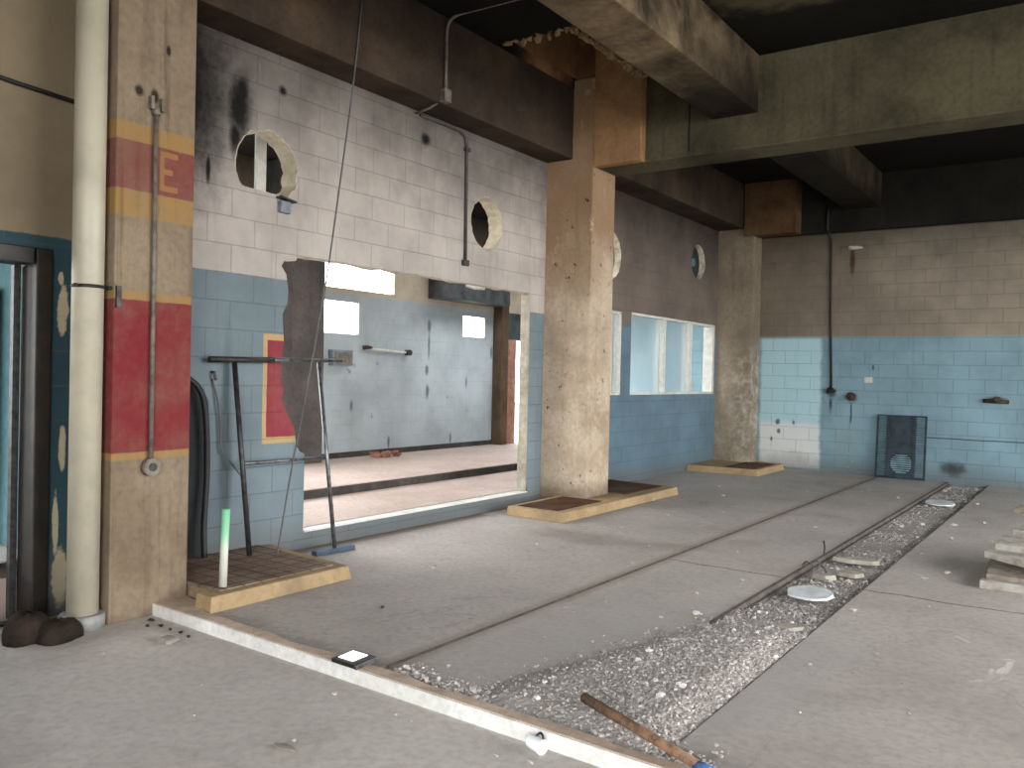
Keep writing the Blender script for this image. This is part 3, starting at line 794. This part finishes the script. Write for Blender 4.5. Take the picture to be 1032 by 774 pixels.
obj('saddle_clip', MB().box(-5.5, -5.46, 6.90, 6.97, 3.80, 3.84), M_conduitdark, p)
p = thing('outlet_box', 'small pale blue wall box under the broken round hole', 'box', (-5.48, 4.57, 2.78))
obj('box_body', MB().box(-5.5, -5.455, 4.52, 4.62, 2.765, 2.86), M_boxblue, p, bevel=.006)
obj('box_hood', MB().obox((-5.465, 4.575, 2.873), (.045, 0, 0), (0, .075, -.012), (0, .001, .006)), M_steeldark, p)

# ================================================================ annex behind the opening
one('column', 'dark grey column against the annex wall behind the broken wall edge', 'column', MB().box(-9.0, -8.72, 7.18, 8.0, .25, 4.2), M_darkcol, (-8.85, 7.6, .25), 'annex columns', bevel=.02)
one('column', 'brown column in the annex beside the bright doorway', 'column', MB().box(-8.995, -8.80, 12.24, 12.46, .25, 4.2), M_browncol, (-8.85, 12.5, .25), 'annex columns', bevel=.02)
one('brick_jamb', 'bare brick pier beside the bright annex doorway', 'brick pier', MB().box(-8.995, -8.86, 12.48, 12.79, .25, 2.13), M_brick, (-8.9, 13, .25), bevel=.01)
one('lintel_panel', 'grey panel above the bright annex doorway', 'panel', MB().box(-8.995, -8.9, 12.50, 14.3, 2.14, 2.62), M_duct, (-8.95, 13.5, 2.15))
p = thing('air_duct', 'dark grey sheet metal duct box high on the annex wall', 'duct', (-8.8, 11.6, 2.7))
obj('duct_body', MB().box(-8.998, -8.62, 10.45, 12.22, 2.70, 3.28), M_duct, p, bevel=.01)
obj('peeling_film', MB().lump((-8.62, 11.25, 2.95), .02, .35, .06, 14, random.Random(4)), M_chip, p)
p = thing('wall_pipe', 'short pale horizontal pipe on the pale blue annex wall', 'pipe', (-8.96, 9.4, 1.82))
obj('tube', MB().tube([(-8.96, 9.15, 1.84), (-8.96, 9.95, 1.81)], .018, 10), M_winframe, p)
obj('rusty_bracket', MB().lump((-8.96, 9.05, 1.86), .04, .13, .05, 12, random.Random(6)), M_rust, p)
obj('end_fitting', MB().tube([(-8.99, 9.95, 1.81), (-8.90, 9.95, 1.81)], .045, 12), M_steeldark, p)
p = thing('switch_box', 'grey switch box on the annex wall below the glaring window', 'box', (-8.95, 8.5, 1.6))
obj('box_body', MB().box(-9.0, -8.90, 8.33, 8.72, 1.58, 1.80), M_boxblue, p, bevel=.01)
obj('box_lid', MB().box(-8.90, -8.89, 8.37, 8.68, 1.61, 1.77), M_conduit, p)
rb = MB(); rr = random.Random(9)
for k in range(9): rb.lump((-8.70+rr.uniform(-.08, .08), 9.2+rr.uniform(-.2, .2), .27+rr.uniform(0, .05)), .09, .1, .05, 12, rr)
one('rubble_pile', 'little pile of broken brick at the foot of the annex wall', 'rubble', rb, M_brick, (-8.7, 9.2, .25))
# dark strip along the foot of the annex wall
struct('foot_strip_far', MB().box(-9.0, -8.985, 8.0, 12.3, .25, .33), M_riser)
for (y, z, w_, h_) in ((9.7, 2.25, .05, .10), (10.55, 1.0, .05, .1)): pass

# ================================================================ end wall fittings
p = thing('wall_conduit', 'black conduit with a sooty outlet down the far end wall', 'conduit', (-3.78, 14.57, 1.3))
obj('tube', MB().tube([(-3.82, 14.40, 4.7), (-3.82, 14.40, 4.02), (-3.80, 14.575, 3.86), (-3.78, 14.575, 2.6), (-3.74, 14.575, 1.42)], .02, 8), M_black, p)
obj('outlet', MB().lump((-3.74, 14.56, 1.36), .09, .05, .07, 16, random.Random(3)), M_black, p)
one('pipe_stub', 'rusty broken pipe stub on the end wall beside the conduit outlet', 'pipe stub', MB().lump((-3.42, 14.55, 1.27), .09, .06, .08, 16, random.Random(8)).tube([(-3.42, 14.6, 1.27), (-3.40, 14.45, 1.24)], .025, 8), M_rust, (-3.42, 14.55, 1.2), 'pipe stubs on the end wall')
b = MB().tube([(-1.52, 14.56, 1.27), (-1.18, 14.56, 1.26)], .03, 8).tube([(-1.34, 14.6, 1.27), (-1.34, 14.46, 1.29)], .028, 8).lump((-1.34, 14.5, 1.31), .05, .05, .05, 12, random.Random(2))
one('pipe_stub', 'rusty tee pipe stub on the end wall far right of the louvre', 'pipe stub', b, M_rust, (-1.34, 14.55, 1.2), 'pipe stubs on the end wall')
one('fixing_plate', 'small pale square plate on the blue end wall above the louvre', 'plate', MB().box(-3.23, -3.10, 14.58, 14.602, 1.50, 1.59), M_chip, (-3.17, 14.59, 1.5), bevel=.004)
one('wall_bracket', 'broken pale bracket with a rust streak high on the end wall', 'bracket', MB().lump((-3.42, 14.57, 3.70), .14, .05, .05, 16, random.Random(12)), M_chip, (-3.42, 14.57, 3.68))
# louvre panel
p = thing('louvre_panel', 'dark slatted metal louvre panel leaning on the blue end wall', 'louvre', (-2.63, 14.5, 0))
def lz(y, z): return 14.44 + .10*z
gx0, gx1, gh = -3.0, -2.27, 1.0
fr = MB()
for a, c in ((gx0, gx0+.03), (gx0+.15, gx0+.2), (gx1-.2, gx1-.15), (gx1-.03, gx1)): fr.obox(((a+c)/2, 14.49, gh/2), ((c-a)/2, 0, 0), (0, .012, 0), (0, .05*gh, gh/2))
fr.obox(((gx0+gx1)/2, 14.54, gh-.015), ((gx1-gx0)/2, 0, 0), (0, .012, 0), (0, 0, .015)).obox(((gx0+gx1)/2, 14.445, .02), ((gx1-gx0)/2, 0, 0), (0, .012, 0), (0, 0, .02))
obj('louvre_frame', fr, M_grille, p)
for a, c in ((gx0+.03, gx0+.15), (gx1-.15, gx1-.03)):
    sl = MB()
    for k in range(26):
        z = .05+k*.0365
        sl.obox(((a+c)/2, 14.445+.1*z, z), ((c-a)/2, 0, 0), (0, .015, -.008), (0, .001, .004))
    obj('side_slats', sl, M_slat, p)
obj('centre_sheet', MB().obox(((gx0+gx1)/2, 14.497, gh/2), (.22, 0, 0), (0, .004, 0), (0, .05*gh, gh/2-.03)), M_grille, p)
rd = MB()
for k in range(9):
    z = .10+k*.033; dz = (z-.235)/.155
    if abs(dz) < 1:
        hw = .155*math.sqrt(1-dz*dz)
        rd.obox((-2.62, 14.478+.1*z-.03, z), (hw, 0, 0), (0, .012, -.006), (0, .001, .008))
obj('round_vent', rd, M_slat, p)

# ================================================================ trench and rubble
# steel edge rails of the trench and seam
one('edge_rail', 'rusty steel angle along the left edge of the rubble trench', 'rail', MB().box(-1.982, -1.952, 5.0, 14.55, -.07, .003).box(-1.952, -1.925, 5.0, 14.55, -.07, -.028), M_rail, (-1.97, 9.8, -.05))
one('seam_rail', 'thin rusty rail set in the seam between the floor slabs', 'rail', MB().box(-2.980, -2.972, 3.2, 14.5, -.018, .002).box(-2.966, -2.960, 3.2, 14.5, -.018, .001), M_rail, (-2.97, 8.8, -.018))
tmpl = []
rr = random.Random(2)
for _ in range(10):
    q = MB().lump((0, 0, 0), 1, rr.uniform(.6, .95), rr.uniform(.45, .8), 11, rr)
    bmesh.ops.triangulate(q.b, faces=q.b.faces)
    q.b.verts.index_update()
    tmpl.append((np.array([v.co[:] for v in q.b.verts]), np.array([[v.index for v in f.verts] for f in q.b.faces])))
    q.b.free()
def gravel(name, label, spots, mat, base=None):
    V, Fc, T = [], [], []; n = 0
    if base: V.append(base[0]); Fc.append(base[1]); T += [.12]*len(base[0]); n = len(base[0])
    for (x, y, z, s_, tone) in spots:
        v, f = tmpl[rr.randrange(10)]
        a = rr.uniform(0, 6.28); ca, sa = math.cos(a), math.sin(a)
        R_ = np.array([[ca, -sa, 0], [sa, ca, 0], [0, 0, 1]])
        V.append((v*s_) @ R_.T + np.array([x, y, z])); Fc.append(f+n); n += len(v); T += [tone]*len(v)
    V = np.concatenate(V); Fc = np.concatenate(Fc)
    me = bpy.data.meshes.new(name)
    me.from_pydata(V.tolist(), [], Fc.tolist())
    at = me.attributes.new('tone', 'FLOAT', 'POINT'); at.data.foreach_set('value', np.array(T, dtype=np.float32))
    me.materials.append(mat)
    o = link_mesh(name, me)
    return tag(o, label, 'gravel', None, 'stuff')
spots = []
for _ in range(14000):
    y = 5.0 + 9.5*rr.random()**1.5
    x = rr.uniform(-1.945, -1.42)
    s_ = min(.034, .004+rr.expovariate(1/.0035))
    zb = -.055 + .04*max(0, min(1, (6.2-y)/1.2)) + .008*math.sin(y*5)
    spots.append((x, y, zb+s_*.3+rr.uniform(0, .008), s_, rr.random()**3.2))
gravel('trench_gravel', 'broken concrete gravel filling the trench in the floor', spots, M_rub)
def mound_h(x, y):
    lim = -2.5 + .5*max(0, (y-3.4)/1.7)
    a = max(0, min(1, (x-lim)/.35)); b_ = max(0, min(1, (5.3-y)/.6)); c2 = max(0, min(1, (-1.42-x)/.12)); d2 = max(0, min(1, (y-kf(x)-.06)/.15))
    return -.012 + .055*min(a*a*(3-2*a), 1)*b_*c2*d2
spots = []
for _ in range(26000):
    y = rr.uniform(3.10, 5.15)
    x = -1.42 - abs(rr.gauss(0, .40))
    lim = -2.7 + .6*max(0, (y-3.4)/1.7)
    if x < lim or x > -1.42: continue
    d_ = (x-lim)/(-1.42-lim)
    if rr.random() > d_*1.9+.03: continue
    s_ = min(.03, .003+rr.expovariate(1/.003))
    h0 = (.0 if x < -1.97 else -.02) + .06*min(1, d_)*rr.random()
    spots.append((x, y, max(-.0 if x < -1.97 else -.045, mound_h(x, y))+s_*.3, s_, rr.random()**3.0))
for _ in range(900):
    x = rr.uniform(-2.9, -1.2); y = kf(x)+.1+abs(rr.gauss(0, .09))
    s_ = min(.022, .005+rr.expovariate(1/.004))
    spots.append((x, y, s_*.4, s_, rr.random()))
def mound():
    nx, ny = 60, 100; v = []; f = []
    for j in range(ny+1):
        for i in range(nx+1):
            x = -2.62 + 1.2*i/nx; y = 3.06 + 2.3*j/ny
            v.append((x, y, mound_h(x, y) + rr.uniform(-.004, .004)))
    for j in range(ny):
        for i in range(nx):
            a = j*(nx+1)+i
            f += [(a, a+1, a+nx+2), (a, a+nx+2, a+nx+1)]
    return np.array(v), np.array(f)
gravel('spilled_gravel', 'grey gravel spilled from the trench end toward the kerb', spots, M_rub, mound())
hp2 = MB()
hp2.prism([(-2.25, 3.12), (-1.42, 3.12), (-1.42, 5.4), (-1.9, 5.1), (-2.1, 4.4)], -.075, .0, .0)
# chunky loose pieces lying in and by the trench
def chunk(name, label, x, y, z, rx, ry, rz, mat, seed, group=None, cat='rubble', n=16):
    return one(name, label, cat, MB().lump((x, y, z+rz*.9), rx, ry, rz, n, random.Random(seed)), mat, (x, y, z), group)
def disc(x, y, z, r, label, seed):
    r2 = random.Random(seed); b = MB(); n = 36
    lo, hi = [], []
    for k in range(n):
        a = 2*math.pi*k/n; q = r*(1+r2.uniform(-.04, .04))
        lo.append(b.b.verts.new((x+q*math.cos(a), y+q*math.sin(a), z))); hi.append(b.b.verts.new((x+q*.97*math.cos(a), y+q*.97*math.sin(a), z+.025+.012*math.sin(a))))
    b.b.faces.new(lo[::-1]); b.b.faces.new(hi)
    for k in range(n): b.b.faces.new((lo[k], lo[(k+1) % n], hi[(k+1) % n], hi[k]))
    one('round_cover', label, 'cover', b, M_cover, (x, y, z), 'white round covers in the trench')
disc(-1.68, 6.13, -.01, .155, 'white round cover lying on the rubble nearest the camera', 1)
disc(-1.70, 11.95, -.02, .17, 'white round cover lying at the far end of the trench', 2)
def flake(label, x, y, z, pts, th, seed):
    r2 = random.Random(seed)
    b = MB().prism([(x+px_, y+py_) for px_, py_ in pts], z, z+th, .01)
    one('slab_fragment', label, 'slab', b, M_slabbit, (x, y, z), 'flat slab fragments in the trench', bevel=.004)
flake('long pale slab fragment lying across the trench beyond the near white cover', -1.70, 7.55, -.02, [(-.18, -.05), (-.02, -.08), (.15, -.03), (.19, .03), (.06, .08), (-.1, .05)], .035, 1)
flake('short pale slab fragment lying between the long fragment and the near cover', -1.62, 7.05, -.03, [(-.09, -.06), (.05, -.09), (.10, .02), (.02, .09), (-.08, .05)], .03, 2)
flake('grey slab fragment half buried beside the broken trench edge', -1.80, 6.85, -.04, [(-.08, -.04), (.06, -.08), (.12, .02), (.0, .06)], .04, 3)
flake('flat grey flake lying on the gravel behind the near cover edge', -1.55, 5.2, .0, [(-.09, -.05), (.03, -.08), (.09, .01), (-.02, .06)], .02, 4)
# bent reinforcing bars at the broken edge
for k, (pts, lab) in enumerate(((([(-2.0, 7.05, .0), (-1.95, 7.0, .045), (-1.86, 6.85, .03), (-1.82, 6.6, -.03)]), 'bent rusty bar curling over the broken trench edge'),
        ([(-1.98, 7.2, .0), (-1.9, 7.1, .04), (-1.80, 7.0, -.01), (-1.76, 6.8, -.03)], 'second bent rusty bar farther along the broken trench edge'),
        ([(-1.985, 7.65, .0), (-1.99, 7.68, .05), (-2.01, 7.72, .10)], 'short dark bar end sticking up at the trench edge'))):
    one('reinforcing_bar', lab, 'bar', MB().tube(smooth_path(pts, 5), .007, 7), M_rail if k < 2 else M_black, pts[0], 'bent bars at the trench edge')

# whitish lumps on the gravel heap near the kerb
for k, (x, y, s_) in enumerate(((-1.72, 3.50, .045), (-1.80, 3.62, .03), (-1.66, 3.38, .04), (-1.58, 3.45, .028), (-1.60, 3.62, .03), (-1.55, 3.30, .035), (-1.68, 3.72, .025), (-1.50, 3.55, .03), (-1.95, 3.66, .028), (-2.02, 3.52, .026), (-1.9, 4.3, .03), (-1.6, 4.2, .028), (-1.52, 4.6, .03), (-1.75, 4.65, .026), (-1.62, 5.0, .03), (-1.84, 4.05, .03))):
    one('white_lump', 'small white plaster lump lying on the gravel heap', 'rubble', MB().lump((x, y, .03), s_, s_*.8, s_*.6, 14, random.Random(40+k)), M_chip, (x, y, 0), 'white plaster lumps on the gravel heap')
for k in range(26):
    y = rr.uniform(5.2, 14.2); x = rr.uniform(-1.88, -1.47); s_ = rr.uniform(.018, .04)
    one('rubble_chunk', 'pale concrete chunk lying among the trench gravel', 'rubble', MB().lump((x, y, -.03), s_, s_*.8, s_*.6, 13, random.Random(80+k)), M_chip, (x, y, -.06), 'pale chunks along the trench')
# scattered crumbs on the hall slabs
def crumb(x, y, z, s_, mat, label, group, k):
    one('debris_chip', label, 'debris', MB().lump((x, y, z+s_*.45), s_, s_*.75, s_*.5, 12, random.Random(200+k)), mat, (x, y, z), group)
k = 0
for (x, y, s_) in ((-4.21, 5.0, .028), (-4.5, 9.5, .04), (-3.9, 7.4, .015), (-4.1, 6.3, .02), (-3.6, 5.1, .015), (-3.3, 6.9, .018), (-4.0, 10.5, .03), (-3.5, 9.2, .02), (-4.4, 11.4, .03), (-3.3, 11.8, .025), (-3.7, 4.2, .014), (-3.9, 8.6, .025)):
    crumb(x, y, 0, s_, M_chip, 'small pale chip on the slab between seam and long wall', 'chips between seam and long wall', k); k += 1
for (x, y, s_) in ((-2.4, 8.9, .03), (-2.6, 7.2, .015), (-2.2, 6.2, .018), (-2.7, 5.0, .015), (-2.3, 5.6, .02), (-2.1, 5.1, .035), (-2.5, 10.3, .02), (-2.25, 4.9, .016), (-2.6, 4.1, .012), (-2.2, 12.0, .025)):
    crumb(x, y, 0, s_, M_chip, 'small pale chip on the slab between seam and trench', 'chips between seam and trench', k); k += 1
for (x, y, s_) in ((-1.32, 5.85, .03), (-1.2, 9.2, .03), (-1.3, 8.2, .022), (-1.05, 10.5, .03), (-.75, 5.74, .032), (-.95, 6.3, .015), (-1.0, 5.0, .015), (-.8, 4.6, .012), (-1.25, 4.6, .014), (-1.28, 10.0, .05), (-1.0, 7.5, .03), (-.7, 4.2, .012), (-1.3, 12.1, .03), (-1.1, 3.9, .01)):
    crumb(x, y, 0, s_, M_chip, 'small pale chip on the slab right of the trench', 'chips right of the trench', k); k += 1
for (x, y, s_) in ((-3.0, 2.86, .022), (-2.6, 2.86, .012), (-2.5, 2.85, .012), (-3.6, 2.55, .012), (-2.75, 2.4, .016), (-3.3, 2.3, .012), (-1.85, 2.83, .02), (-2.0, 2.8, .016), (-1.75, 2.78, .02), (-4.4, 2.5, .012), (-1.95, 2.6, .014)):
    crumb(x, y, -.055, s_, M_chip, 'small pale chip on the entry floor in front of the kerb', 'chips in front of the kerb', k); k += 1
for (x, y, s_) in ((-4.72, 2.98, .03), (-4.6, 2.97, .025), (-4.5, 2.96, .02), (-4.66, 2.92, .02), (-4.4, 2.97, .018), (-4.3, 2.95, .02)):
    crumb(x, y, -.055, s_, M_steeldark, 'small dark chip against the left end of the kerb', 'dark chips at the kerb end', k); k += 1
crumb(-3.72, 3.95, 0, .022, M_steeldark, 'dark pebble alone on the slab in front of the plinth', None, k); k += 1
one('stone', 'flat pale stone on the entry floor left of the kerb', 'stone', MB().lump((-4.30, 2.83, -.04), .075, .06, .022, 22, random.Random(31)), M_slabbit, (-4.3, 2.83, -.055))
one('stone', 'pale flat crumbled lump on the entry floor at the bottom edge', 'stone', MB().lump((-2.72, 2.33, -.048), .07, .03, .014, 18, random.Random(33)), M_slabbit, (-2.72, 2.33, -.055))

# white faced panel on the kerb
p = thing('floodlight', 'small square white faced lamp with added glow in a dark frame lying on the kerb', 'floodlight', (-3.1, 3.09, .022))
dx, dy = Vector((.998, -.03, 0)), Vector((.03, .998, .06))
cpt = Vector((-3.11, 3.095, .034))
obj('housing', MB().obox(cpt, dx*.085, dy*.075, Vector((0, 0, .01))), M_frame, p, bevel=.004)
obj('white_face', MB().obox(cpt+Vector((-.012, .006, .011)), dx*.055, dy*.052, Vector((0, 0, .002))), M_glowface, p)
obj('side_strip', MB().obox(cpt+dx*.097, dx*.007, dy*.08, Vector((0, 0, .008))), M_steel, p)
# cup shard by the kerb
p = thing('broken_cup', 'broken white cup lying against the kerb', 'cup', (-1.90, 2.95, -.055))
n = 20
b = MB(); ring = []
ax = Vector((.94, -.3, 0)).normalized(); pr = Vector((.3, .94, 0)).normalized()
prof = [(-.04, .022), (-.04, .028), (.04, .031), (.04, .026), (-.034, .021)]
ringz = []
for k2 in range(n):
    a = 2*math.pi*k2/n
    ringz.append([b.b.verts.new(Vector((-1.895, 2.945, -.024)) + ax*s_ + (pr*math.cos(a)+Vector((0, 0, 1))*math.sin(a))*r_) for s_, r_ in prof])
for k2 in range(n):
    q, w_ = ringz[k2], ringz[(k2+1) % n]
    for i in range(len(prof)-1): b.b.faces.new((q[i], q[i+1], w_[i+1], w_[i]))
b.b.faces.new([q[0] for q in ringz])
obj('cup_body', b, M_panelface, p, smooth=False)
obj('handle', MB().tube(smooth_path([(-1.905, 2.955, .004), (-1.89, 2.96, .018), (-1.87, 2.95, .018), (-1.862, 2.945, .004)], 5), .005, 8), M_steeldark, p)
# broomstick
p = thing('broom_handle', 'worn wooden broom handle with blue end lying over the gravel', 'handle', (-1.5, 3.12, .04))
obj('stick', MB().tube([(-1.86, 3.27, .080), (-1.55, 3.15, .066), (-1.225, 3.03, .046)], [.023, .021, .02], 12), M_wood, p)
obj('blue_collar', MB().tube([(-1.235, 3.034, .042), (-1.17, 3.01, .04)], [.022, .025], 14), M_bluegrip, p)

# boards at the right
def board(label, c, ax, ay, th, mat, tilt=(0, 0)):
    ax, ay = Vector(ax), Vector(ay)
    nz = ax.cross(ay).normalized()*th/2
    one('weathered_board', label, 'board', MB().obox(Vector(c), ax/2, ay/2, nz), mat, (c[0], c[1], c[2]-th/2), 'boards stacked at the right edge', bevel=.004)
board('wide bottom board of the stack at right lying flat on the floor', (-.06, 7.68, .03), (1.38, .06, 0), (-.03, 1.02, 0), .06, M_board)
board('brown second board of the stack at right lying on the bottom board', (-.05, 7.72, .078), (1.36, .02, 0), (-.06, .98, 0), .035, M_board2)
board('pale plank slanting down across the front of the board stack', (-.22, 7.42, .150), (.98, -.62, -.05), (.10, .16, .012), .05, M_board)
board('grey plank lying level over the slanting plank', (-.02, 7.80, .235), (1.32, -.16, -.01), (.03, .30, .03), .05, M_board)
board('short pale board end near the top of the stack', (.08, 8.02, .300), (1.30, -.30, -.03), (.06, .28, .01), .045, M_board)
board('dark thin board sticking up at the back of the stack', (.04, 8.42, .365), (1.30, -.28, -.16), (.04, .22, .02), .03, M_board2)

# ================================================================ light
W = bpy.data.worlds.new('sky'); S.world = W; W.use_nodes = True
bg = W.node_tree.nodes['Background']
bg.inputs[0].default_value = (.97, .985, 1.0, 1)
bg.inputs[1].default_value = 9.0
def portal(name, loc, rot, sx, sy):
    L = bpy.data.lights.new(name, 'AREA'); L.shape = 'RECTANGLE'; L.size = sx; L.size_y = sy
    L.cycles.is_portal = True
    o = bpy.data.objects.new(name, L); C.objects.link(o); o.location = loc; o.rotation_euler = rot
R90 = math.pi/2
portal('daylight portal rear', (2.95, -3.92, 2.3), (R90, 0, 0), 7.1, 5.1)
portal('daylight portal right', (6.55, 7.5, 2.3), (0, R90, 0), 5.1, 9.0)
portal('daylight portal annex', (-9.1, 3.7, 2.25), (0, -R90, 0), 2.7, 5.8)
portal('daylight portal roof', (-7.0, 6.25, 4.3), (0, 0, 0), 1.4, 1.3)
portal('daylight portal roof', (-7.0, 11.55, 4.3), (0, 0, 0), 1.4, 2.7)
portal('daylight portal side', (-8.65, -.25, 1.85), (0, -R90, 0), 2.1, 4.5)
portal('daylight portal door', (-9.1, 13.5, 1.2), (0, -R90, 0), 1.9, 1.4)

S.view_settings.view_transform = 'Standard'
S.view_settings.look = 'None'
S.view_settings.exposure = 0.42
S.view_settings.gamma = 1
S.view_settings.use_curve_mapping = False
S.cycles.max_bounces = 10
S.cycles.diffuse_bounces = 6
